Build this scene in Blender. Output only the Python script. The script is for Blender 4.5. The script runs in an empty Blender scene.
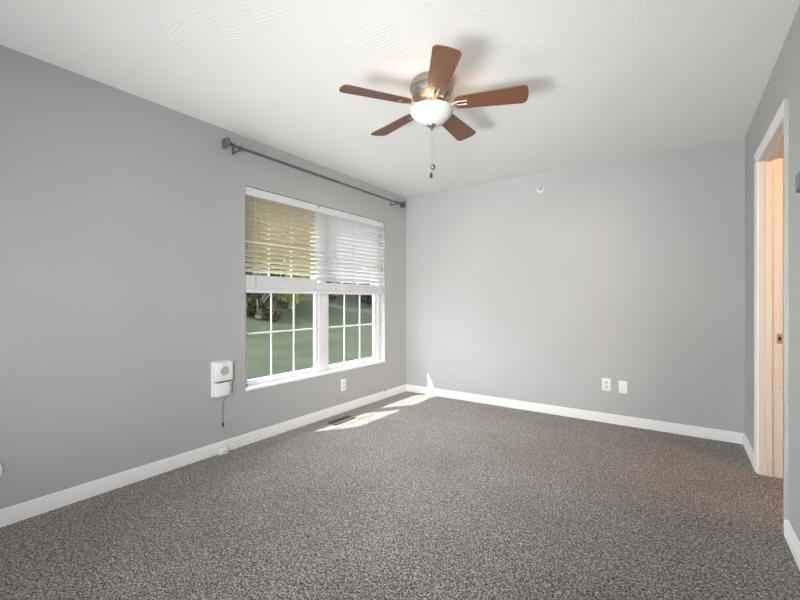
import bpy, bmesh, math, random
from mathutils import Vector, Matrix

C = bpy.context.scene
COL = C.collection
PI = math.pi
R = math.radians

# ------------------------------------------------------------------ camera
ROOM_W, ROOM_D, ROOM_H, FRONT = 3.252, 4.169, 2.44, -1.5
cam_d = bpy.data.cameras.new('camera')
cam_d.sensor_width = 36.0
cam_d.lens = 398.47 / 800 * 36.0
cam_d.clip_start = 0.02
cam = bpy.data.objects.new('camera', cam_d)
COL.objects.link(cam)
cam.location = (2.8136, 0.0, 1.1466)
cam.rotation_euler = (R(90), 0, R(34.883))
C.camera = cam

# ------------------------------------------------------------------ world, sun, area lights, exposure
w = bpy.data.worlds.new('world')
C.world = w
w.use_nodes = True
bg = w.node_tree.nodes['Background']
bg.inputs['Color'].default_value = (0.80, 0.88, 1.0, 1)
bg.inputs['Strength'].default_value = 10.0

def light(name, kind, energy, loc, color=(1, 1, 1), direction=None, **kw):
    d = bpy.data.lights.new(name, kind)
    d.energy = energy
    d.color = color
    for k, v in kw.items():
        setattr(d, k, v)
    o = bpy.data.objects.new(name, d)
    COL.objects.link(o)
    o.location = loc
    if direction is not None:
        o.rotation_euler = Vector(direction).to_track_quat('-Z', 'Y').to_euler()
    return o

light('sun', 'SUN', 19.0, (-6, -6, 12), (1.0, 0.97, 0.92), (0.46, 0.65, -1.0), angle=R(1.2))
FILL_TINT = (0.985, 0.992, 1.0)
def area(name, energy, loc, direction, sx, sy, spread=180):
    light(name, 'AREA', energy, loc, FILL_TINT, direction, shape='RECTANGLE', size=sx, size_y=sy, spread=R(spread))
# added fill lights for walls, floor and ceiling, unseen behind the camera
area('corner_fill', 14.0, (2.95, -0.9, 1.55), (-2.25, 5.0, -0.35), 0.5, 0.9, 50)
area('window_wall_fill', 17.5, (2.95, -0.9, 1.30), (-2.95, 3.6, -0.5), 0.5, 0.9, 80)
area('floor_fill', 6.0, (2.5, -0.8, 2.2), (-1.7, 4.2, -2.2), 0.7, 0.7, 42)
area('right_wall_fill', 13.0, (0.5, -1.2, 1.1), (2.75, 4.1, -0.3), 0.6, 1.0, 48)
area('ceiling_wash', 5.5, (1.9, -0.75, 0.45), (-0.5, 3.4, 1.94), 2.3, 1.2, 100)
area('ceiling_wide_wash', 9.5, (1.9, -0.75, 0.45), (-0.3, 2.6, 1.94), 2.3, 1.2, 150)
area('ceiling_far_wash', 10.0, (1.0, -1.2, 0.3), (1.0, 3.9, 2.14), 2.2, 0.8, 45)
area('ceiling_left_wash', 7.0, (0.7, -0.9, 0.5), (0.0, 3.4, 1.94), 1.0, 1.0, 90)
area('ceiling_right_wash', 5.5, (2.9, -0.9, 0.5), (-0.2, 3.0, 1.94), 0.6, 1.0, 90)
# lamp in the hall behind the doorway
light('hall_lamp', 'POINT', 34.0, (4.25, 2.76, 2.02), (1.0, 0.53, 0.21), shadow_soft_size=0.10)

C.view_settings.view_transform = 'Standard'
C.view_settings.look = 'None'
C.view_settings.gamma = 1.0
C.view_settings.use_curve_mapping = False
C.view_settings.exposure = 0.0

# ------------------------------------------------------------------ materials
def mat(name, color, rough=0.6, metal=0.0, spec=0.5, emit=None, emit_s=0.0):
    m = bpy.data.materials.new(name)
    m.use_nodes = True
    b = m.node_tree.nodes['Principled BSDF']
    b.inputs['Base Color'].default_value = (*color, 1)
    b.inputs['Roughness'].default_value = rough
    b.inputs['Metallic'].default_value = metal
    b.inputs['Specular IOR Level'].default_value = spec
    if emit:
        b.inputs['Emission Color'].default_value = (*emit, 1)
        b.inputs['Emission Strength'].default_value = emit_s
    return m

def nodes(m):
    nt = m.node_tree
    return nt, nt.nodes, nt.links, nt.nodes['Principled BSDF']

def coords(nt, scale=(1, 1, 1), rot=(0, 0, 0)):
    tc = nt.nodes.new('ShaderNodeTexCoord')
    mp = nt.nodes.new('ShaderNodeMapping')
    mp.inputs['Scale'].default_value = scale
    mp.inputs['Rotation'].default_value = rot
    nt.links.new(tc.outputs['Object'], mp.inputs['Vector'])
    return mp.outputs['Vector']

def noise(nt, vec, scale, detail=3, rough=0.5, dist=0.0):
    n = nt.nodes.new('ShaderNodeTexNoise')
    n.inputs['Scale'].default_value = scale
    n.inputs['Detail'].default_value = detail
    n.inputs['Roughness'].default_value = rough
    n.inputs['Distortion'].default_value = dist
    nt.links.new(vec, n.inputs['Vector'])
    return n

def ramp(nt, fac, stops):
    r = nt.nodes.new('ShaderNodeValToRGB')
    e = r.color_ramp.elements
    while len(e) < len(stops):
        e.new(0.5)
    for i, (p, c) in enumerate(stops):
        e[i].position = p
        e[i].color = (*c, 1) if len(c) == 3 else c
    nt.links.new(fac, r.inputs['Fac'])
    return r

def bump(nt, height, strength, distance, normal=None):
    b = nt.nodes.new('ShaderNodeBump')
    b.inputs['Strength'].default_value = strength
    b.inputs['Distance'].default_value = distance
    nt.links.new(height, b.inputs['Height'])
    if normal is not None:
        nt.links.new(normal, b.inputs['Normal'])
    return b

def mixc(nt, fac, a, b, mode='MIX'):
    m = nt.nodes.new('ShaderNodeMix')
    m.data_type = 'RGBA'
    m.blend_type = mode
    for sock, v in ((m.inputs['Factor'], fac), (m.inputs[6], a), (m.inputs[7], b)):
        if hasattr(v, 'is_output'):
            nt.links.new(v, sock)
        else:
            sock.default_value = v if not isinstance(v, tuple) else ((*v, 1) if len(v) == 3 else v)
    return m.outputs[2]

def wall_material(name, color):
    m = mat(name, color, 0.55, spec=0.35)
    nt, N, L, b = nodes(m)
    v = coords(nt)
    n1 = noise(nt, v, 260, 3, 0.6)
    n2 = noise(nt, v, 1.6, 2)
    L.new(bump(nt, n1.outputs['Fac'], 0.10, 0.0012).outputs['Normal'], b.inputs['Normal'])
    c0 = tuple(x * 0.98 for x in color)
    c1 = tuple(x * 1.02 for x in color)
    L.new(ramp(nt, n2.outputs['Fac'], [(0.3, c0), (0.7, c1)]).outputs['Color'], b.inputs['Base Color'])
    return m

M = {}
M['wall'] = wall_material('grey_wall_paint', (0.422, 0.423, 0.416))
M['hall_wall'] = wall_material('hall_wall_paint', (0.62, 0.56, 0.46))

def ceiling_material():
    m = mat('stippled_white_ceiling', (0.80, 0.80, 0.785), 0.85, spec=0.1)
    nt, N, L, b = nodes(m)
    v = coords(nt)
    # fan-shaped brush strokes, patch by patch, pressed into the plaster
    vo = N.new('ShaderNodeTexVoronoi')
    vo.inputs['Scale'].default_value = 3.6
    L.new(v, vo.inputs['Vector'])
    rotv = N.new('ShaderNodeVectorRotate')
    rotv.rotation_type = 'Z_AXIS'
    sep = N.new('ShaderNodeSeparateColor')
    L.new(vo.outputs['Color'], sep.inputs['Color'])
    mul = N.new('ShaderNodeMath'); mul.operation = 'MULTIPLY'; mul.inputs[1].default_value = 6.283
    L.new(sep.outputs[0], mul.inputs[0])
    L.new(v, rotv.inputs['Vector'])
    L.new(mul.outputs[0], rotv.inputs['Angle'])
    wv = N.new('ShaderNodeTexWave')
    wv.wave_type = 'BANDS'
    wv.inputs['Scale'].default_value = 14.0
    wv.inputs['Distortion'].default_value = 5.0
    wv.inputs['Detail'].default_value = 2.5
    wv.inputs['Detail Scale'].default_value = 1.2
    L.new(rotv.outputs['Vector'], wv.inputs['Vector'])
    mask = ramp(nt, noise(nt, v, 5.5, 3, 0.6).outputs['Fac'], [(0.45, (0, 0, 0)), (0.62, (1, 1, 1))])
    mm = N.new('ShaderNodeMath'); mm.operation = 'MULTIPLY'
    pw = N.new('ShaderNodeMath'); pw.operation = 'POWER'; pw.inputs[1].default_value = 2.2
    L.new(wv.outputs['Fac'], pw.inputs[0])
    L.new(pw.outputs[0], mm.inputs[0])
    L.new(mask.outputs['Color'], mm.inputs[1])
    b1 = bump(nt, mm.outputs[0], 0.34, 0.003)
    b2 = bump(nt, noise(nt, v, 70, 3, 0.6).outputs['Fac'], 0.12, 0.003, b1.outputs['Normal'])
    L.new(b2.outputs['Normal'], b.inputs['Normal'])
    return m
M['ceiling'] = ceiling_material()

def carpet_material():
    m = mat('grey_brown_twist_carpet', (0.2, 0.18, 0.17), 1.0, spec=0.05)
    nt, N, L, b = nodes(m)
    v = coords(nt)
    warp = noise(nt, v, 60, 3, 0.6)
    add = N.new('ShaderNodeMixRGB'); add.blend_type = 'LINEAR_LIGHT'; add.inputs['Fac'].default_value = 0.010
    L.new(v, add.inputs['Color1']); L.new(warp.outputs['Color'], add.inputs['Color2'])
    wv = add.outputs['Color']
    n1 = noise(nt, wv, 135, 1, 0.5, 0.3)
    n2 = noise(nt, wv, 62, 2, 0.5)
    n3 = noise(nt, v, 2.2, 3, 0.6)
    tone = ramp(nt, n1.outputs['Fac'], [(0.33, (0.010, 0.0082, 0.0072)), (0.43, (0.090, 0.074, 0.066)),
                                        (0.53, (0.245, 0.216, 0.199)), (0.67, (0.56, 0.515, 0.485))])
    t2 = ramp(nt, n2.outputs['Fac'], [(0.32, (0.70, 0.69, 0.68)), (0.68, (1.25, 1.25, 1.25))])
    t3 = ramp(nt, n3.outputs['Fac'], [(0.32, (0.88, 0.87, 0.86)), (0.68, (1.10, 1.10, 1.10))])
    c = mixc(nt, 1.0, tone.outputs['Color'], t2.outputs['Color'], 'MULTIPLY')
    c = mixc(nt, 1.0, c, t3.outputs['Color'], 'MULTIPLY')
    L.new(c, b.inputs['Base Color'])
    b1 = bump(nt, n1.outputs['Fac'], 0.8, 0.012)
    b.inputs['Sheen Weight'].default_value = 0.40
    b.inputs['Sheen Roughness'].default_value = 0.45
    b.inputs['Sheen Tint'].default_value = (0.95, 0.93, 0.91, 1)
    L.new(b1.outputs['Normal'], b.inputs['Normal'])
    return m
M['carpet'] = carpet_material()

M['trim'] = mat('white_trim_paint', (0.80, 0.80, 0.79), 0.35)
M['vinyl'] = mat('white_vinyl', (0.67, 0.67, 0.68), 0.35)
M['white_plastic'] = mat('white_plastic', (0.80, 0.80, 0.78), 0.4)
M['pale_plastic'] = mat('pale_grey_plastic', (0.60, 0.60, 0.59), 0.45)
M['grille'] = mat('grey_speaker_grille', (0.46, 0.46, 0.46), 0.6)
M['black'] = mat('black_plastic', (0.02, 0.02, 0.02), 0.5)
M['dark_grey'] = mat('dark_grey_plastic', (0.10, 0.105, 0.11), 0.5)
M['mid_grey'] = mat('warm_grey_plastic', (0.20, 0.19, 0.185), 0.5)
M['pewter'] = mat('brushed_pewter', (0.17, 0.17, 0.17), 0.36, 0.7)
M['nickel'] = mat('brushed_nickel', (0.40, 0.36, 0.31), 0.30, 0.95)
M['chrome'] = mat('bright_nickel', (0.75, 0.73, 0.70), 0.22, 1.0)
M['brass'] = mat('aged_brass', (0.50, 0.32, 0.12), 0.4, 0.8)
M['dark_hole'] = mat('bored_hole', (0.05, 0.03, 0.015), 0.8)
M['register'] = mat('brown_register_metal', (0.085, 0.065, 0.05), 0.5, 0.2)
M['cord_white'] = mat('white_cord', (0.62, 0.62, 0.61), 0.5)
M['cord_grey'] = mat('grey_cord', (0.40, 0.40, 0.40), 0.5)

def brushed(m, color):
    nt, N, L, b = nodes(m)
    n = noise(nt, coords(nt, (3, 3, 160)), 4, 2)
    L.new(ramp(nt, n.outputs['Fac'], [(0.3, tuple(c * 0.85 for c in color)), (0.7, tuple(min(1, c * 1.1) for c in color))]).outputs['Color'], b.inputs['Base Color'])
brushed(M['nickel'], (0.40, 0.36, 0.31))

def wood_material(name, dark, light_, scale):
    m = mat(name, dark, 0.38, spec=0.4)
    nt, N, L, b = nodes(m)
    n = noise(nt, coords(nt, scale), 6, 4, 0.6, 0.8)
    L.new(ramp(nt, n.outputs['Fac'], [(0.3, dark), (0.7, light_)]).outputs['Color'], b.inputs['Base Color'])
    return m
M['blade'] = wood_material('red_brown_walnut', (0.120, 0.052, 0.030), (0.190, 0.082, 0.047), (1.2, 14, 14))
M['jamb'] = wood_material('pale_painted_jamb', (0.64, 0.58, 0.50), (0.67, 0.61, 0.53), (8, 8, 0.6))

def glass_material():
    m = bpy.data.materials.new('window_glass')
    m.use_nodes = True
    nt = m.node_tree
    N, L = nt.nodes, nt.links
    N.clear()
    out = N.new('ShaderNodeOutputMaterial')
    tr = N.new('ShaderNodeBsdfTransparent'); tr.inputs['Color'].default_value = (0.95, 0.97, 0.95, 1)
    gl = N.new('ShaderNodeBsdfGlossy'); gl.inputs['Roughness'].default_value = 0.02
    lw = N.new('ShaderNodeLayerWeight'); lw.inputs['Blend'].default_value = 0.5
    pw = N.new('ShaderNodeMath'); pw.operation = 'POWER'; pw.inputs[1].default_value = 5.0
    fr = N.new('ShaderNodeMath'); fr.operation = 'MULTIPLY_ADD'; fr.inputs[1].default_value = 0.45; fr.inputs[2].default_value = 0.02
    L.new(lw.outputs['Facing'], pw.inputs[0]); L.new(pw.outputs[0], fr.inputs[0])
    mx = N.new('ShaderNodeMixShader')
    L.new(fr.outputs[0], mx.inputs[0]); L.new(tr.outputs[0], mx.inputs[1]); L.new(gl.outputs[0], mx.inputs[2])
    L.new(mx.outputs[0], out.inputs['Surface'])
    return m
M['glass'] = glass_material()

def translucent(name, color, fac, rough=0.45):
    m = mat(name, color, rough)
    nt, N, L, b = nodes(m)
    t = N.new('ShaderNodeBsdfTranslucent'); t.inputs['Color'].default_value = (*color, 1)
    mx = N.new('ShaderNodeMixShader'); mx.inputs[0].default_value = fac
    L.new(b.outputs[0], mx.inputs[1]); L.new(t.outputs[0], mx.inputs[2])
    L.new(mx.outputs[0], N['Material Output'].inputs['Surface'])
    return m
M['slat_backlit_tan'] = translucent('backlit_tan_slat', (0.44, 0.388, 0.28), 0.06)  # white slats; the tan of dim backlight is put into the colour
M['slat_white'] = translucent('white_slat', (0.57, 0.57, 0.56), 0.02)
M['bowl'] = mat('frosted_white_glass', (0.62, 0.60, 0.575), 0.35, emit=(1.0, 0.90, 0.78), emit_s=0.03)

def lawn_material():
    m = mat('lawn_grass', (0.05, 0.08, 0.03), 0.9, spec=0.1)
    nt, N, L, b = nodes(m)
    v = coords(nt)
    a = ramp(nt, noise(nt, v, 1.1, 4, 0.6).outputs['Fac'], [(0.35, (0.0125, 0.0155, 0.0090)), (0.65, (0.0205, 0.0245, 0.0120))])
    c = ramp(nt, noise(nt, v, 26, 3, 0.7).outputs['Fac'], [(0.3, (0.75, 0.75, 0.75)), (0.7, (1.25, 1.25, 1.2))])
    L.new(mixc(nt, 1.0, a.outputs['Color'], c.outputs['Color'], 'MULTIPLY'), b.inputs['Base Color'])
    return m
M['lawn'] = lawn_material()
def leaf_material(name, a, b_):
    m = translucent(name, a, 0.3, 0.95)
    nt, N, L, b = nodes(m)
    b.inputs['Specular IOR Level'].default_value = 0.05
    r = ramp(nt, noise(nt, coords(nt), 2.5, 3).outputs['Fac'], [(0.35, a), (0.65, b_)])
    L.new(r.outputs['Color'], b.inputs['Base Color'])
    return m
M['leaf_green'] = leaf_material('deep_green_leaves', (0.010, 0.014, 0.007), (0.022, 0.027, 0.011))
M['leaf_gold'] = leaf_material('yellow_green_leaves', (0.13, 0.13, 0.016), (0.20, 0.175, 0.028))
M['leaf_olive'] = leaf_material('olive_leaves', (0.025, 0.023, 0.011), (0.045, 0.040, 0.017))
M['bark'] = mat('grey_bark', (0.10, 0.08, 0.06), 0.9)

# ------------------------------------------------------------------ mesh helpers
class MB:
    def __init__(s):
        s.bm = bmesh.new()

    def box(s, x0, x1, y0, y1, z0, z1, bev=0.0, seg=2, mtx=None):
        r = bmesh.ops.create_cube(s.bm, size=1.0)
        vs = r['verts']
        for v in vs:
            v.co = Vector(((x0 + x1) / 2 + v.co.x * (x1 - x0), (y0 + y1) / 2 + v.co.y * (y1 - y0), (z0 + z1) / 2 + v.co.z * (z1 - z0)))
        if bev > 0:
            es = list({e for v in vs for e in v.link_edges})
            rr = bmesh.ops.bevel(s.bm, geom=es, offset=bev, segments=seg, profile=0.5, affect='EDGES')
            vs = list({v for f in rr['faces'] for v in f.verts} | {v for v in vs if v.is_valid})
        if mtx is not None:
            bmesh.ops.transform(s.bm, matrix=mtx, verts=vs)
        return s

    def prism(s, pts, axis, a, b):
        """closed 2-D outline pts, extruded along axis from a to b; outline axes are the other two in xyz order"""
        def put(p, t):
            return {'x': (t, p[0], p[1]), 'y': (p[0], t, p[1]), 'z': (p[0], p[1], t)}[axis]
        A = [s.bm.verts.new(put(p, a)) for p in pts]
        B = [s.bm.verts.new(put(p, b)) for p in pts]
        n = len(pts)
        s.bm.faces.new(A[::-1]); s.bm.faces.new(B)
        for i in range(n):
            s.bm.faces.new((A[i], A[(i + 1) % n], B[(i + 1) % n], B[i]))
        return s

    def lathe(s, prof, seg=32, mtx=None, caps=True):
        """prof: list of (r, z); around z"""
        rings = []
        for r, z in prof:
            if r < 1e-6:
                rings.append([s.bm.verts.new((0, 0, z))])
            else:
                rings.append([s.bm.verts.new((r * math.cos(2 * PI * k / seg), r * math.sin(2 * PI * k / seg), z)) for k in range(seg)])
        for A, B in zip(rings, rings[1:]):
            for k in range(seg):
                k2 = (k + 1) % seg
                if len(A) == 1 and len(B) == 1:
                    continue
                if len(A) == 1:
                    s.bm.faces.new((A[0], B[k], B[k2]))
                elif len(B) == 1:
                    s.bm.faces.new((A[k], B[0], A[k2]))
                else:
                    s.bm.faces.new((A[k], B[k], B[k2], A[k2]))
        if caps:
            if len(rings[0]) > 1: s.bm.faces.new(rings[0])
            if len(rings[-1]) > 1: s.bm.faces.new(rings[-1][::-1])
        if mtx is not None:
            bmesh.ops.transform(s.bm, matrix=mtx, verts=[v for ring in rings for v in ring])
        return s

    def tube(s, pts, r, seg=8):
        pts = [Vector(p) for p in pts]
        rings = []
        for i, p in enumerate(pts):
            t = (pts[min(i + 1, len(pts) - 1)] - pts[max(i - 1, 0)]).normalized()
            u = t.cross(Vector((0, 0, 1)))
            if u.length < 1e-3: u = t.cross(Vector((1, 0, 0)))
            u.normalize(); v = t.cross(u)
            rr = r[i] if isinstance(r, (list, tuple)) else r
            rings.append([s.bm.verts.new(p + rr * (u * math.cos(2 * PI * k / seg) + v * math.sin(2 * PI * k / seg))) for k in range(seg)])
        for A, B in zip(rings, rings[1:]):
            for k in range(seg):
                s.bm.faces.new((A[k], A[(k + 1) % seg], B[(k + 1) % seg], B[k]))
        s.bm.faces.new(rings[0][::-1]); s.bm.faces.new(rings[-1])
        return s

    def build(s, name, m, parent=None, smooth=False):
        bmesh.ops.recalc_face_normals(s.bm, faces=s.bm.faces[:])
        me = bpy.data.meshes.new(name)
        s.bm.to_mesh(me); s.bm.free()
        me.materials.append(M[m] if isinstance(m, str) else m)
        if smooth:
            for p in me.polygons: p.use_smooth = True
            try:
                me.set_sharp_from_angle(angle=R(38))
            except Exception:
                pass
        o = bpy.data.objects.new(name, me)
        COL.objects.link(o)
        if parent is not None:
            o.parent = parent
            o.matrix_parent_inverse = Matrix.Translation(-parent.location) if parent.type == 'EMPTY' else Matrix()
        return o

def tag(o, label=None, cat=None, group=None, kind=None):
    if label: o['label'] = label
    if cat: o['category'] = cat
    if group: o['group'] = group
    if kind: o['kind'] = kind
    return o

def empty(name, loc, label=None, cat=None, group=None, kind=None):
    o = bpy.data.objects.new(name, None)
    o.empty_display_size = 0.1
    COL.objects.link(o)
    o.location = loc
    return tag(o, label, cat, group, kind)

def struct(mb, name, m, label, cat, parent=None, smooth=False):
    return tag(mb.build(name, m, parent, smooth), label, cat, kind='structure')

def face(normal):
    """matrix turning a lathe's z axis onto normal"""
    return Vector(normal).to_track_quat('Z', 'Y').to_matrix().to_4x4()

# ------------------------------------------------------------------ the room shell
WT = 0.16                                     # outer wall thickness
OY0, OY1, OZ0, OZ1 = 1.890, 3.715, 0.421, 2.057   # window opening
DY0, DY1, DZ = 2.708, 3.505, 2.058            # clear door opening
RT = 0.115                                    # inner wall thickness
struct(MB().box(-WT, ROOM_W + 1.6, FRONT - 0.12, ROOM_D + 0.3, -0.10, 0.0), 'floor', 'carpet',
       'grey brown twist-pile carpet covering the whole floor', 'floor')
struct(MB().box(-WT, ROOM_W + 1.6, FRONT - 0.12, ROOM_D + 0.3, ROOM_H, ROOM_H + 0.10), 'ceiling', 'ceiling',
       'white ceiling with stamped brush texture', 'ceiling')
wl = MB()
wl.box(-WT, 0, FRONT, OY0, 0, ROOM_H).box(-WT, 0, OY1, ROOM_D, 0, ROOM_H)
wl.box(-WT, 0, OY0, OY1, 0, OZ0).box(-WT, 0, OY0, OY1, OZ1, ROOM_H)
struct(wl, 'wall_left', 'wall', 'grey wall with the double window and curtain rod', 'wall')
struct(MB().box(-WT, ROOM_W + 1.6, ROOM_D, ROOM_D + 0.12, 0, ROOM_H), 'wall_back', 'wall',
       'grey wall opposite, with the sprinkler head and two outlet plates', 'wall')
wr = MB()
wr.box(ROOM_W, ROOM_W + RT, FRONT, DY0 - 0.018, 0, ROOM_H).box(ROOM_W, ROOM_W + RT, DY1 + 0.018, ROOM_D, 0, ROOM_H)
wr.box(ROOM_W, ROOM_W + RT, DY0 - 0.018, DY1 + 0.018, DZ + 0.018, ROOM_H)
struct(wr, 'wall_right', 'wall', 'grey wall at the right with the cased doorway', 'wall')
struct(MB().box(-WT, ROOM_W + 1.6, FRONT - 0.12, FRONT, 0, ROOM_H), 'wall_front', 'wall',
       'grey wall behind the camera', 'wall')
hw = MB()
hw.box(ROOM_W + 1.45, ROOM_W + 1.6, 1.7, ROOM_D, 0, ROOM_H).box(ROOM_W + RT, ROOM_W + 1.45, 1.6, 1.7, 0, ROOM_H)
struct(hw, 'wall_hall', 'hall_wall', 'warm lit hall wall beyond the doorway', 'wall')

def base_profile(h=0.086, d=0.0145):
    return [(0, 0), (d, 0), (d, h * 0.50), (d * 0.80, h * 0.53), (d * 0.80, h * 0.72), (d * 0.55, h * 0.76),
            (d * 0.55, h * 0.88), (d * 0.25, h), (0, h)]
bp = base_profile()
struct(MB().prism(bp, 'y', FRONT, ROOM_D), 'baseboard_left', 'trim', 'white moulded baseboard under the window', 'baseboard')
struct(MB().prism([(ROOM_D - a, b) for a, b in bp], 'x', 0, ROOM_W), 'baseboard_back', 'trim', 'white moulded baseboard along the far wall', 'baseboard')
CW = 0.058                                    # casing width
struct(MB().prism([(ROOM_W - a, b) for a, b in bp], 'y', DY1 + 0.005 + CW, ROOM_D), 'baseboard_right', 'trim',
       'short white baseboard between doorway and far corner', 'baseboard')
struct(MB().prism([(ROOM_W - a, b) for a, b in bp], 'y', FRONT, DY0 - 0.005 - CW), 'baseboard_right_near', 'trim',
       'white baseboard on the near side of the doorway', 'baseboard')

# ------------------------------------------------------------------ the doorway
door = empty('door_1', (ROOM_W, (DY0 + DY1) / 2, 0), 'white cased doorway in the right wall, warm light behind', 'doorway', kind='structure')
def casing_profile(sign):
    return [(0, 0), (0.007, 0), (0.009, 0.004), (0.011, 0.02), (0.014, 0.035), (0.016, 0.05), (0.016, CW), (0, CW)]
cp = casing_profile(1)
def casing(side):
    mb = MB()
    if side == 'head':
        mb.prism([(ROOM_W - a, DZ + 0.005 + b) for a, b in cp], 'y', DY0 - 0.005 - CW, DY1 + 0.005 + CW)
    elif side == 'far':
        mb.prism([(ROOM_W - a, DY1 + 0.005 + b) for a, b in cp], 'z', 0, DZ + 0.005)
    else:
        mb.prism([(ROOM_W - a, DY0 - 0.005 - b) for a, b in cp], 'z', 0, DZ + 0.005)
    return mb.build('casing', 'trim', door)
for s in ('head', 'far', 'near'):
    casing(s)
MB().box(ROOM_W - 0.0162, ROOM_W, DY0 - 0.005 - CW - 0.0012, DY0 - 0.005 - CW, 0.086, DZ + 0.005 + CW, 0.0004, 1).build('shaded_edge', 'wall', door)['label'] = 'casing edge with its shade put in as wall grey'  # thin grey strip: shade on the white casing edge, put in as colour
jm = MB()
jm.box(ROOM_W - 0.001, ROOM_W + RT + 0.001, DY1, DY1 + 0.018, 0, DZ + 0.018)
jm.box(ROOM_W - 0.001, ROOM_W + RT + 0.001, DY0 - 0.018, DY0, 0, DZ + 0.018)
jm.box(ROOM_W - 0.001, ROOM_W + RT + 0.001, DY0, DY1, DZ, DZ + 0.018)
jm.build('jamb', 'jamb', door)
st = MB()
st.box(ROOM_W + 0.030, ROOM_W + 0.066, DY1 - 0.011, DY1, 0, DZ - 0.011, 0.003)
st.box(ROOM_W + 0.030, ROOM_W + 0.066, DY0, DY0 + 0.011, 0, DZ - 0.011, 0.003)
st.box(ROOM_W + 0.030, ROOM_W + 0.066, DY0, DY1, DZ - 0.011, DZ, 0.003)
st.build('door_stop', 'jamb', door)
sp = MB().box(ROOM_W + 0.086, ROOM_W + 0.113, DY1 - 0.002, DY1, 0.865, 0.930, 0.0008).build('strike_plate', 'brass', door)
MB().box(ROOM_W + 0.093, ROOM_W + 0.107, DY1 - 0.0027, DY1 - 0.0016, 0.885, 0.910).build('latch_hole', 'dark_hole', sp)
MB().lathe([(0, -0.001), (0.003, -0.001), (0.003, 0.001), (0, 0.001)], 10, Matrix.Translation((ROOM_W + 0.10, DY1 - 0.001, 0.585)) @ face((0, -1, 0))).build('nail_hole', 'dark_hole', door)

# ------------------------------------------------------------------ the window
YM = 2.790
struct(MB().box(-0.135, 0.014, OY0, OY1, OZ0, OZ0 + 0.020, 0.004), 'trim_1', 'trim', 'white window sill board', 'sill')
FR = 0.045
def window(name, y0, y1, label, fl=0.045, sl=0.045):
    root = empty(name, (-0.1, (y0 + y1) / 2, OZ0 + 0.02), label, 'window', kind='structure')
    zb, zt = OZ0 + 0.020, OZ1
    f = MB()
    f.box(-0.145, -0.062, y0, y0 + fl, zb, zt, 0.003).box(-0.145, -0.062, y1 - FR, y1, zb, zt, 0.003)
    f.box(-0.145, -0.062, y0 + fl, y1 - FR, zt - 0.03, zt, 0.002).box(-0.145, -0.062, y0 + fl, y1 - FR, zb, zb + 0.006, 0.002)
    f.build('window_frame', 'vinyl', root)
    def sash(nm, x0, x1, z0, z1, rb, rt_):
        a, b = y0 + fl + 0.001, y1 - FR - 0.001
        s = MB()
        s.box(x0, x1, a, a + sl, z0, z1, 0.003).box(x0, x1, b - FR, b, z0, z1, 0.003)
        s.box(x0, x1, a + sl, b - FR, z0, z0 + rb, 0.003).box(x0, x1, a + sl, b - FR, z1 - rt_, z1, 0.003)
        so = s.build(nm, 'vinyl', root)
        ga, gb, gz0, gz1 = a + sl, b - FR, z0 + rb, z1 - rt_
        xm = (x0 + x1) / 2
        MB().box(xm - 0.002, xm + 0.002, ga, gb, gz0, gz1).build('pane', 'glass', so)
        g = MB()
        for k in (1, 2):
            y = ga + (gb - ga) * k / 3
            g.box(xm - 0.004, xm + 0.004, y - 0.0065, y + 0.0065, gz0, gz1, 0.002)
        zc = (gz0 + gz1) / 2
        g.box(xm - 0.0042, xm + 0.0042, ga, gb, zc - 0.0065, zc + 0.0065, 0.002)
        g.build('grid_bars', 'vinyl', so)
    sash('lower_sash', -0.100, -0.072, zb + 0.006, 1.285, 0.040, 0.036)
    sash('upper_sash', -0.134, -0.106, 1.250, zt - 0.03, 0.036, 0.040)
window('window_1', OY0, YM, 'left window of the pair, under the left blind', 0.028, 0.034)
window('window_2', YM, OY1, 'right window of the pair, under the white blind')

# ------------------------------------------------------------------ outside: lawn and trees
def lawn():
    bm = bmesh.new()
    nx, ny = 40, 50
    grid = []
    rnd = random.Random(3)
    for i in range(nx + 1):
        row = []
        for j in range(ny + 1):
            x = -0.2 - 34 * (i / nx) ** 1.5
            y = -12 + 62 * j / ny
            d = -x
            z = -0.28 + 0.0 * d + 1.55 / (1 + math.exp(-(d - 7.5) / 1.6)) + 0.16 * max(0, d - 9)
            z += 0.06 * math.sin(y * 0.5 + d * 0.3)
            row.append(bm.verts.new((x, y, z)))
        grid.append(row)
    for i in range(nx):
        for j in range(ny):
            bm.faces.new((grid[i][j], grid[i + 1][j], grid[i + 1][j + 1], grid[i][j + 1]))
    mb = MB(); mb.bm.free(); mb.bm = bm
    o = mb.build('lawn', 'lawn', None, True)
    if o.data.polygons[0].normal.z < 0: o.data.flip_normals()
    return o
tag(lawn(), 'sunlit green lawn rising outside the window', 'lawn', kind='structure')

def ground_z(x, y):
    d = -x
    return -0.28 + 1.55 / (1 + math.exp(-(d - 7.5) / 1.6)) + 0.16 * max(0, d - 9) + 0.06 * math.sin(y * 0.5 + d * 0.3)

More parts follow.
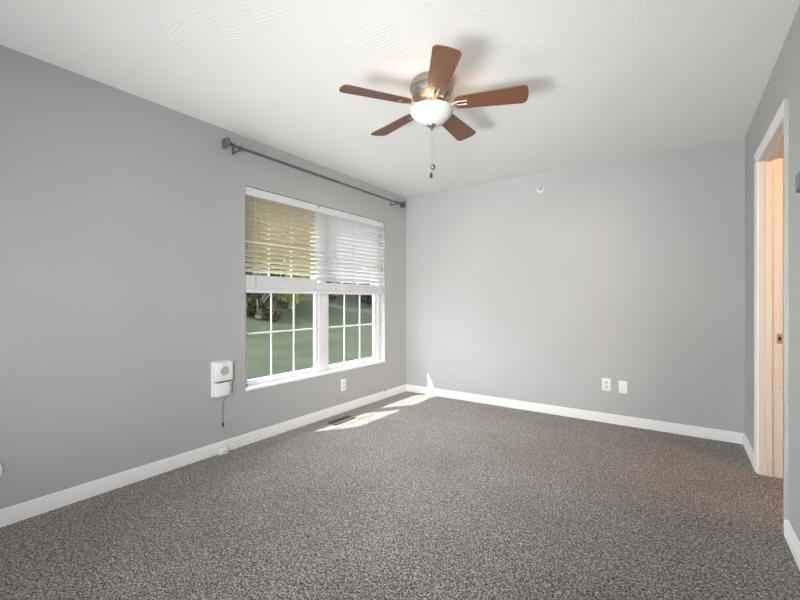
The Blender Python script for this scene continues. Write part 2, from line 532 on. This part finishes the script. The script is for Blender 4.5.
def tree(x, y, trunk, crown_h, rad, leafm, label, seed, n=2600, leaf=0.13):
    rnd = random.Random(seed)
    z0 = ground_z(x, y)
    root = empty('leafy_tree', (x, y, z0), label, 'tree', 'trees on the bank outside')
    t = MB()
    top = z0 + trunk + crown_h * 0.6
    t.tube([(x, y, z0 - 0.1), (x + 0.05, y, z0 + trunk * 0.5), (x, y + 0.08, z0 + trunk), (x, y, top)], [0.16, 0.13, 0.10, 0.03], 8)
    for k in range(7):
        a = rnd.uniform(0, 2 * PI); zz = z0 + trunk + rnd.uniform(0, crown_h * 0.35)
        t.tube([(x, y, zz), (x + math.cos(a) * rad * 0.6, y + math.sin(a) * rad * 0.6, zz + crown_h * 0.25)], [0.05, 0.015], 6)
    t.build('trunk', 'bark', root, True)
    vs, fs = [], []
    blobs = []
    for k in range(14):
        a = rnd.uniform(0, 2 * PI); rr = rad * math.sqrt(rnd.random()) * 0.75
        blobs.append((x + rr * math.cos(a), y + rr * math.sin(a), z0 + trunk + crown_h * rnd.uniform(0.05, 0.85), rad * rnd.uniform(0.35, 0.55)))
    for k in range(n):
        bx, by, bz, br = rnd.choice(blobs)
        d = Vector((rnd.gauss(0, 1), rnd.gauss(0, 1), rnd.gauss(0, 0.8)))
        d.normalize()
        p = Vector((bx, by, bz)) + d * br * rnd.uniform(0.55, 1.0)
        u = Vector((rnd.gauss(0, 1), rnd.gauss(0, 1), rnd.gauss(0, 1))).normalized()
        v = u.orthogonal().normalized()
        s = leaf * rnd.uniform(0.6, 1.3)
        i = len(vs)
        vs += [p - u * s, p + v * s * 0.45, p + u * s, p - v * s * 0.45]
        fs.append((i, i + 1, i + 2, i + 3))
    me = bpy.data.meshes.new('foliage')
    me.from_pydata([tuple(v) for v in vs], [], fs)
    me.materials.append(M[leafm])
    o = bpy.data.objects.new('foliage', me)
    COL.objects.link(o)
    o.parent = root
    o.matrix_parent_inverse = Matrix.Translation(-root.location)

tree(-8.8, 9.7, 0.5, 4.3, 1.5, 'leaf_gold', 'yellow-green leafy tree behind the middle of the left window', 1, 5200, 0.10)
tree(-10.2, 7.2, 0.2, 4.8, 1.8, 'leaf_olive', 'olive brown tree showing at the left edge of the left window', 2, 7000, 0.12)
tree(-10.8, 13.9, 0.1, 4.8, 1.9, 'leaf_green', 'dark green tree showing between the two windows', 3, 7000, 0.12)
tree(-10.0, 17.8, 0.1, 4.8, 1.9, 'leaf_green', 'dark green tree behind the right window', 4, 7000, 0.12)
tree(-8.0, 7.7, 0.0, 2.0, 0.85, 'leaf_olive', 'low olive shrub at the foot of the yellow-green tree', 9, 4500, 0.07)
tree(-9.0, 15.6, 0.0, 1.6, 1.2, 'leaf_green', 'low dark green shrub between the two dark green trees', 10, 4500, 0.07)
tree(-13.4, 9.6, 0.0, 2.4, 1.0, 'leaf_green', 'mid-height dark shrub between the yellow-green tree and the tall olive one', 11, 5000, 0.10)
tree(-11.5, 22.9, 0.2, 5.0, 2.2, 'leaf_olive', 'olive tree at the far right of the bank', 5, 3600, 0.18)
tree(-16.6, 12.6, 0.2, 6.6, 2.5, 'leaf_olive', 'tall olive tree standing behind the yellow-green one', 6, 10000, 0.30)
tree(-16.8, 19.2, 0.2, 6.6, 2.6, 'leaf_olive', 'tall olive tree farther along the bank, behind the dark green ones', 7, 10000, 0.30)
tree(-17.2, 26.2, 0.2, 7.2, 2.6, 'leaf_green', 'tall dark green tree farthest right on the bank', 8, 10000, 0.30)

# ------------------------------------------------------------------ ceiling fan
FX, FY = 1.617, 2.043
fan = empty('ceiling_fan', (FX, FY, ROOM_H), 'five-blade brown ceiling fan with white bowl light, flush to the ceiling', 'ceiling fan')
T = Matrix.Translation((FX, FY, 0))
MB().lathe([(0, 2.44), (0.112, 2.44), (0.118, 2.436), (0.122, 2.425), (0.122, 2.408), (0.127, 2.404), (0.128, 2.396), (0.127, 2.388),
            (0.121, 2.384), (0.118, 2.368), (0.111, 2.352), (0.114, 2.348), (0.113, 2.342), (0.106, 2.338), (0.094, 2.326),
            (0.080, 2.318), (0.078, 2.312), (0, 2.312)], 48, T).build('motor_housing', 'nickel', fan, True)
hub = MB().lathe([(0, 2.312), (0.070, 2.312), (0.072, 2.308), (0.072, 2.290), (0.060, 2.286), (0, 2.286)], 40, T).build('hub', 'nickel', fan, True)
MB().lathe([(0, 2.286), (0.046, 2.286), (0.046, 2.262), (0.042, 2.258), (0, 2.258)], 32, T).build('switch_housing', 'nickel', fan, True)
# frosted bowl: outside profile down, inside profile back up
outer = [(0.128, 2.270), (0.129, 2.264), (0.124, 2.252), (0.112, 2.234), (0.094, 2.214), (0.070, 2.197), (0.044, 2.186), (0.018, 2.181)]
inner = [(max(0.0, r - 0.004), z + 0.004) for r, z in reversed(outer)]
bowl = MB().lathe([(0, 2.1805)] + outer[::-1] + [(0.124, 2.270)] + inner[::-1][1:] + [(0, 2.186)], 56, T).build('light_bowl', 'bowl', fan, True)
bowl['label'] = 'frosted white glass bowl'
MB().lathe([(0, 2.1845), (0.024, 2.1835), (0.026, 2.180), (0.022, 2.172), (0.012, 2.166), (0.007, 2.160), (0.008, 2.154), (0.004, 2.148), (0, 2.147)], 28, T).build('finial', 'nickel', fan, True)
MB().tube([(FX, FY, 2.27), (FX, FY, 2.176)], 0.004, 8).build('bowl_rod', 'nickel', fan)

def chain(dx, dy, zt, zb):
    mb = MB()
    mb.tube([(FX + dx, FY + dy, zt), (FX + dx, FY + dy, zb)], 0.0008, 5)
    z = zt
    while z > zb:
        bmesh.ops.create_icosphere(mb.bm, subdivisions=1, radius=0.0014, matrix=Matrix.Translation((FX + dx, FY + dy, z)))
        z -= 0.0042
    return mb.build('pull_chain', 'nickel', fan)
# directions that read as left/right from the door side
c1 = chain(0.006, 0.004, 2.156, 1.948)
MB().lathe([(0, 0.016), (0.006, 0.015), (0.013, 0.009), (0.0155, 0.0), (0.013, -0.009), (0.006, -0.015), (0, -0.016)], 20,
           Matrix.Translation((FX + 0.006, FY + 0.004, 1.934))).build('chain_fob', 'pewter', c1, True)
c2 = chain(-0.002, -0.001, 2.148, 1.900)
f2 = MB().lathe([(0, 0.018), (0.004, 0.016), (0.0075, 0.008), (0.009, -0.002), (0.0075, -0.012), (0, -0.017)], 16,
                Matrix.Translation((FX - 0.002, FY - 0.001, 1.884))).build('chain_fob', 'black', c2, True)
f2['label'] = 'dark wooden fob'

def blade_mesh():
    bm = bmesh.new()
    r0, r1, w0, w1, cr = 0.135, 0.545, 0.100, 0.136, 0.030
    pts = []
    def arc(cx, cy, r, a0, a1, n=6):
        for i in range(n + 1):
            a = a0 + (a1 - a0) * i / n
            pts.append((cx + r * math.cos(a), cy + r * math.sin(a)))
    arc(r1 - cr, w1 / 2 - cr, cr, PI / 2, 0)
    pts.append((r1 + 0.004, 0))
    arc(r1 - cr, -w1 / 2 + cr, cr, 0, -PI / 2)
    rc = 0.034
    arc(r0 + rc, -w0 / 2 + rc, rc, -PI / 2, -PI)
    arc(r0 + rc, w0 / 2 - rc, rc, PI, PI / 2)
    top = [bm.verts.new((x, y, 0.003)) for x, y in pts]
    bot = [bm.verts.new((x, y, -0.003)) for x, y in pts]
    bm.faces.new(top); bm.faces.new(bot[::-1])
    n = len(pts)
    for i in range(n):
        bm.faces.new((top[i], bot[i], bot[(i + 1) % n], top[(i + 1) % n]))
    for v in bm.verts:
        v.co.z += v.co.y * math.tan(R(-12))
    mb = MB(); mb.bm.free(); mb.bm = bm
    return mb

def iron_mesh():
    mb = MB()
    # arm from the hub, then two prongs and a round pad under the blade
    mb.box(0.066, 0.150, -0.013, 0.013, -0.010, -0.004, 0.002)
    sh = Matrix(((1, 0, 0, 0), (0, 1, 0, 0), (0, math.tan(R(-12)), 1, 0), (0, 0, 0, 1)))
    for s in (-1, 1):
        mb.box(0.140, 0.208, s * 0.013 - 0.0055, s * 0.013 + 0.0055, -0.0085, -0.0035, 0.002, 2, sh)
        mb.lathe([(0, -0.011), (0.004, -0.0105), (0.005, -0.0085), (0, -0.0085)], 10, sh @ Matrix.Translation((0.196, s * 0.013, 0)))
    mb.box(0.128, 0.152, -0.019, 0.019, -0.0085, -0.0035, 0.002, 2, sh)
    return mb

blade0 = blade_mesh().build('blade', 'blade')
iron0 = iron_mesh().build('blade_iron', 'nickel')
iron0['label'] = 'bright nickel blade bracket'
for k in range(5):
    b_ = blade0 if k == 0 else blade0.copy()
    i_ = iron0 if k == 0 else iron0.copy()
    if k:
        COL.objects.link(b_); COL.objects.link(i_)
    b_.parent = fan
    b_.location = (0, 0, 2.297 - ROOM_H)
    b_.rotation_euler = (0, 0, R(308.24 + 72 * k))
    i_.parent = b_
for k in range(3):
    a = R(40 + 120 * k)
    light('fan_bulb', 'POINT', 0.45, (FX + 0.085 * math.cos(a), FY + 0.085 * math.sin(a), 2.262), (1.0, 0.72, 0.42), shadow_soft_size=0.02).parent = None

# ------------------------------------------------------------------ curtain rod
RX, RZ = 0.092, 2.300
rod = empty('curtain_rod', (0, 2.8, RZ), 'dark pewter curtain rod with flared square finials above the window', 'curtain rod')
mb = MB().tube([(RX, 1.735, RZ), (RX, 2.85, RZ)], 0.0115, 16); mb.build('rod_tube', 'pewter', rod, True)
MB().tube([(RX, 2.85, RZ), (RX, 3.90, RZ)], 0.0095, 16).build('rod_tube', 'pewter', rod, True)
def finial(y, s):
    mb = MB()
    mt = Matrix.Translation((RX, y, RZ)) @ face((0, s, 0)) @ Matrix.Rotation(R(45), 4, 'Z')
    mb.lathe([(0, -0.004), (0.016, -0.004), (0.018, 0.0), (0.018, 0.010), (0.011, 0.014), (0.010, 0.024), (0.0125, 0.028)], 20, mt)
    mb.lathe([(0, 0.026), (0.014, 0.026), (0.050, 0.064), (0.050, 0.072), (0.018, 0.092), (0, 0.096)], 4, mt)
    return mb.build('finial', 'pewter', rod, True)
finial(1.735, -1); finial(3.90, 1)
def bracket(y):
    mb = MB()
    mb.box(0.0, 0.005, y - 0.010, y + 0.010, RZ - 0.034, RZ + 0.018, 0.002)
    mb.tube([(0.004, y, RZ - 0.018), (0.04, y, RZ - 0.020), (0.075, y, RZ - 0.018), (RX, y, RZ - 0.010)], 0.005, 10)
    mb.lathe([(0.0118, -0.008), (0.0155, -0.008), (0.0155, 0.008), (0.0118, 0.008), (0.0118, -0.008)], 20, Matrix.Translation((RX, y, RZ)) @ face((0, 1, 0)), caps=False)
    mb.tube([(RX, y, RZ - 0.012), (RX, y, RZ - 0.030)], 0.004, 8)
    return mb.build('bracket', 'pewter', rod, True)
bracket(1.785); bracket(3.835)

# ------------------------------------------------------------------ blinds
BX = -0.031
def blind(y0, y1, slat_m, tilt, label, ladders, wand_y, clips, wand_z, stack):
    root = empty('window_blind', (BX, (y0 + y1) / 2, OZ1), label, 'window blind')
    hr = MB().box(BX - 0.026, -0.016, y0 + 0.004, y1 - 0.004, 1.996, OZ1 - 0.006, 0.002)
    hr.build('head_rail', 'white_plastic', root)
    va = MB().box(-0.013, -0.004, y0, y1, 1.988, OZ1 - 0.004, 0.0035).build('valance', 'vinyl', root)
    for cy in clips:
        MB().box(-0.006, -0.0015, cy - 0.008, cy + 0.008, 2.030, 2.046, 0.001).build('valance_clip', 'mid_grey', va)
    s = MB()
    z = 1.972
    n = 0
    while z > stack + 0.012:
        mt = Matrix.Translation((BX, 0, z)) @ Matrix.Rotation(tilt, 4, 'Y')
        s.box(-0.025, 0.025, y0 + 0.001, y1 - 0.001, -0.0016, 0.0016, 0.0007, 1, mt)
        z -= 0.0416
        n += 1
    s.build('slats', slat_m, root)
    k = MB()
    z = 1.2375
    while z < stack:
        k.box(BX - 0.025, BX + 0.025, y0 + 0.003, y1 - 0.003, z, z + 0.0043, 0.0007, 1)
        z += 0.0046
    k.build('stacked_slats', 'vinyl', root)
    MB().box(BX - 0.026, BX + 0.026, y0 + 0.003, y1 - 0.003, 1.205, 1.2365, 0.005).build('bottom_rail', 'vinyl', root)
    for ly in ladders:
        c = MB()
        for dx in (-0.0275, 0.0275):
            c.box(BX + dx - 0.0006, BX + dx + 0.0006, ly - 0.0012, ly + 0.0012, stack + 0.007, 1.998)
        c.build('ladder_cord', slat_m, root)
    wn = MB().tube([(0.004, wand_y, wand_z[0]), (0.004, wand_y, wand_z[1])], 0.0032, 8)
    wn.tube([(-0.003, wand_y, wand_z[0] + 0.008), (0.004, wand_y, wand_z[0])], 0.0025, 6)
    wn.build('tilt_wand', slat_m, root, True)
blind(OY0 + 0.006, 2.660, 'slat_backlit_tan', R(-34), 'half-raised blind with slats given the tan of dim backlight in the left part of the window', (2.03, 2.28, 2.55), 1.985, (), (1.975, 1.25), 1.345)
blind(2.662, OY1 - 0.006, 'slat_white', R(-43), 'half-raised blind with closed white slats in the right part of the window', (2.79, 3.18, 3.60), 2.895, (2.684, 3.605), (1.985, 1.235), 1.312)

# ------------------------------------------------------------------ things on the left wall
dev = empty('alarm_sounder', (0, 1.678, 0.43), 'white two-piece plastic alarm box with round grille on the wall left of the window', 'alarm')
MB().box(0, 0.012, 1.606, 1.750, 0.428, 0.690, 0.006, 3).build('back_plate', 'white_plastic', dev, True)
up = MB().box(0.011, 0.058, 1.611, 1.749, 0.545, 0.686, 0.008, 3).build('upper_module', 'white_plastic', dev, True)
gm = MB()
gm.lathe([(0, 0.0585), (0.034, 0.0585), (0.035, 0.0575), (0.035, 0.056), (0, 0.056)], 36, Matrix.Translation((0, 1.683, 0.622)) @ face((1, 0, 0)))
for k in range(-3, 4):
    h = math.sqrt(max(0, 0.033 ** 2 - (k * 0.009) ** 2))
    gm.box(0.0575, 0.0605, 1.683 - h, 1.683 + h, 0.622 + k * 0.009 - 0.0018, 0.622 + k * 0.009 + 0.0018, 0.0006, 1)
gr = gm.build('speaker_grille', 'grille', up)
gr['label'] = 'round grey speaker grille'
MB().box(0.0575, 0.0592, 1.668, 1.698, 0.670, 0.676, 0.0004).build('slot_mark', 'pale_plastic', up)
MB().box(0.0575, 0.0592, 1.670, 1.694, 0.560, 0.564, 0.0004).build('slot_mark', 'pale_plastic', up)
MB().box(0.011, 0.054, 1.613, 1.740, 0.432, 0.538, 0.010, 3).build('lower_module', 'white_plastic', dev, True)
MB().box(0.020, 0.056, 1.622, 1.738, 0.537, 0.5465, 0.001).build('dark_gap', 'dark_grey', dev)
cd = MB().tube([(0.050, 1.705, 0.541), (0.062, 1.712, 0.530), (0.066, 1.722, 0.505), (0.064, 1.722, 0.470), (0.060, 1.708, 0.440), (0.050, 1.694, 0.418), (0.030, 1.690, 0.39),
                (0.014, 1.692, 0.34), (0.010, 1.694, 0.27), (0.010, 1.696, 0.225)], 0.0016, 6)
cdo = cd.build('dangling_cord', 'dark_grey', dev, True)
MB().lathe([(0, 0.018), (0.005, 0.016), (0.006, 0.0), (0.005, -0.016), (0, -0.018)], 12, Matrix.Translation((0.010, 1.696, 0.208))).build('cord_tip', 'black', cdo, True)

jb = empty('phone_jack', (0.02, 1.676, 0.0), 'small white jack box fixed to the baseboard below the alarm', 'phone jack')
MB().box(0.0145, 0.058, 1.640, 1.712, 0.004, 0.052, 0.006, 3).build('jack_body', 'white_plastic', jb, True)
MB().box(0.0575, 0.0592, 1.665, 1.687, 0.018, 0.038, 0.001).build('socket', 'pale_plastic', jb)
pc = MB().tube([(0.030, 1.742, 0.436), (0.014, 1.752, 0.40), (0.008, 1.764, 0.33), (0.006, 1.772, 0.24), (0.007, 1.768, 0.16), (0.010, 1.750, 0.11), (0.020, 1.722, 0.070), (0.030, 1.700, 0.051)], 0.0017, 6)
pc.build('cord', 'cord_white', jb, True)['label'] = 'thin pale cord running up to the alarm box'

def outlet(name, loc, normal, kind, label, cat, group=None, w_=0.072, h_=0.118):
    """built facing +x at the origin, then turned"""
    root = empty(name, loc, label, cat, group)
    rz = math.atan2(normal[1], normal[0])
    parts = []
    parts.append(MB().box(0, 0.006, -w_ / 2, w_ / 2, -h_ / 2, h_ / 2, 0.003, 3).build('face_plate', 'white_plastic', None, True))
    if kind == 'duplex':
        for dz in (-0.0205, 0.0205):
            rcp = MB().box(0.0055, 0.0085, -0.0165, 0.0165, dz - 0.0145, dz + 0.0145, 0.0025, 3).build('receptacle', 'pale_plastic', None, True)
            parts.append(rcp)
            sl = MB().box(0.0080, 0.0092, -0.0085, -0.0060, dz - 0.003, dz + 0.006).box(0.0080, 0.0092, 0.0060, 0.0085, dz - 0.003, dz + 0.006)
            sl.box(0.0080, 0.0092, -0.0025, 0.0025, dz - 0.0105, dz - 0.006)
            so = sl.build('slots', 'cord_grey', None)
            so.parent = rcp
        parts.append(MB().lathe([(0, 0.0075), (0.003, 0.007), (0.0035, 0.0055), (0, 0.0055)], 12, face((1, 0, 0))).build('screw', 'pale_plastic', None))
    else:
        for dz in (-0.041, 0.041):
            parts.append(MB().lathe([(0, 0.0075), (0.003, 0.007), (0.0035, 0.0055), (0, 0.0055)], 12, Matrix.Translation((0, 0, dz)) @ face((1, 0, 0))).build('screw', 'pale_plastic', None))
    for q in parts:
        q.parent = root
    root.rotation_euler = (0, 0, rz)
    return root
outlet('wall_outlet', (0, 3.020, 0.276), (1, 0), 'duplex', 'white outlet below the right window', 'outlet')
outlet('wall_outlet', (2.264, ROOM_D, 0.355), (0, -1), 'duplex', 'white duplex outlet on the far wall, left of the blank plate', 'outlet')
outlet('blank_plate', (2.401, ROOM_D, 0.349), (0, -1), 'blank', 'smaller blank white wall plate right of the far wall outlet', 'wall plate', None, 0.067, 0.112)

cb = MB().tube([(0.003, 3.727, 0.42), (0.003, 3.727, 0.30), (0.0035, 3.726, 0.18), (0.004, 3.726, 0.115)], 0.0018, 6)
cbo = tag(cb.build('thin_cable', 'cord_white', None, True), 'thin cable running down the wall from the window corner', 'cable')
MB().box(0.0, 0.022, 3.716, 3.736, 0.084, 0.118, 0.003).build('cable_clip', 'cord_grey', cbo)

rg = empty('round_wall_cap', (0, 0.43, 0.289), 'round white-rimmed wall cap low on the left wall at the picture edge', 'wall cap')
MB().lathe([(0.060, 0), (0.080, 0), (0.081, 0.006), (0.077, 0.014), (0.070, 0.016), (0.064, 0.012), (0.060, 0.006), (0.060, 0)], 48,
           Matrix.Translation((0, 0.425, 0.289)) @ face((1, 0, 0)), caps=False).build('rim', 'white_plastic', rg, True)
MB().lathe([(0, 0), (0.0605, 0), (0.0605, 0.005), (0, 0.006)], 40, Matrix.Translation((0, 0.425, 0.289)) @ face((1, 0, 0))).build('centre_disc', 'pale_plastic', rg, True)

# ------------------------------------------------------------------ sprinkler on the far wall
sk = empty('wall_sprinkler', (1.660, ROOM_D, 2.280), 'small white sidewall sprinkler head high on the far wall', 'sprinkler')
SM = Matrix.Translation((1.660, ROOM_D, 2.280)) @ face((0, -1, 0))
MB().lathe([(0.020, 0), (0.038, 0), (0.037, 0.004), (0.030, 0.009), (0.022, 0.010), (0.020, 0.006), (0.020, 0)], 36, SM, caps=False).build('escutcheon', 'vinyl', sk, True)
MB().lathe([(0, 0), (0.0205, 0), (0.0205, 0.003), (0, 0.003)], 24, SM).build('recess', 'mid_grey', sk)
hd = MB().lathe([(0, 0.002), (0.011, 0.002), (0.011, 0.020), (0.007, 0.024), (0.007, 0.032), (0, 0.033)], 20, SM)
for s in (-1, 1):
    hd.tube([(1.660 + s * 0.009, ROOM_D - 0.018, 2.280), (1.660 + s * 0.012, ROOM_D - 0.036, 2.280), (1.660, ROOM_D - 0.050, 2.280)], 0.0022, 8)
hd.build('nozzle', 'white_plastic', sk, True)
df = MB().box(1.644, 1.676, ROOM_D - 0.056, ROOM_D - 0.036, 2.293, 2.2955, 0.0008)
df.box(1.658, 1.662, ROOM_D - 0.052, ROOM_D - 0.046, 2.279, 2.2945)
df.build('deflector', 'white_plastic', sk)

# ------------------------------------------------------------------ floor register
vt = empty('floor_register', (0.197, 2.793, 0), 'brown slotted floor register in the carpet below the window', 'floor vent')
v0 = MB()
vx0, vx1, vy0, vy1 = 0.140, 0.252, 2.655, 2.930
v0.box(vx0, vx0 + 0.014, vy0, vy1, 0, 0.009, 0.002).box(vx1 - 0.014, vx1, vy0, vy1, 0, 0.009, 0.002)
v0.box(vx0, vx1, vy0, vy0 + 0.014, 0, 0.0088, 0.002).box(vx0, vx1, vy1 - 0.014, vy1, 0, 0.0088, 0.002)
v0.build('rim', 'register', vt)
gv = MB()
n = 14
for k in range(n):
    y = vy0 + 0.014 + (vy1 - vy0 - 0.028) * (k + 0.5) / n
    gv.box(vx0 + 0.012, vx1 - 0.012, y - 0.0045, y + 0.0045, 0.002, 0.008, 0.001, 1)
gv.box((vx0 + vx1) / 2 - 0.005, (vx0 + vx1) / 2 + 0.005, vy0 + 0.01, vy1 - 0.01, 0.002, 0.0082, 0.001, 1)
gv.build('grille', 'register', vt)
MB().box(vx0 + 0.01, vx1 - 0.01, vy0 + 0.01, vy1 - 0.01, 0.0002, 0.0015).build('duct_opening', 'black', vt)

# ------------------------------------------------------------------ grey box by the doorway
th = empty('wall_thermostat', (ROOM_W, 2.290, 1.633), 'small dark grey box on the right wall at the picture edge', 'thermostat')
MB().box(ROOM_W - 0.006, ROOM_W, 2.248, 2.332, 1.592, 1.675, 0.002).build('back_plate', 'mid_grey', th)
MB().box(ROOM_W - 0.032, ROOM_W - 0.005, 2.252, 2.328, 1.596, 1.671, 0.004, 3).build('body', 'dark_grey', th, True)
MB().box(ROOM_W - 0.0335, ROOM_W - 0.0315, 2.258, 2.322, 1.604, 1.664, 0.001).build('front_cover', 'mid_grey', th)
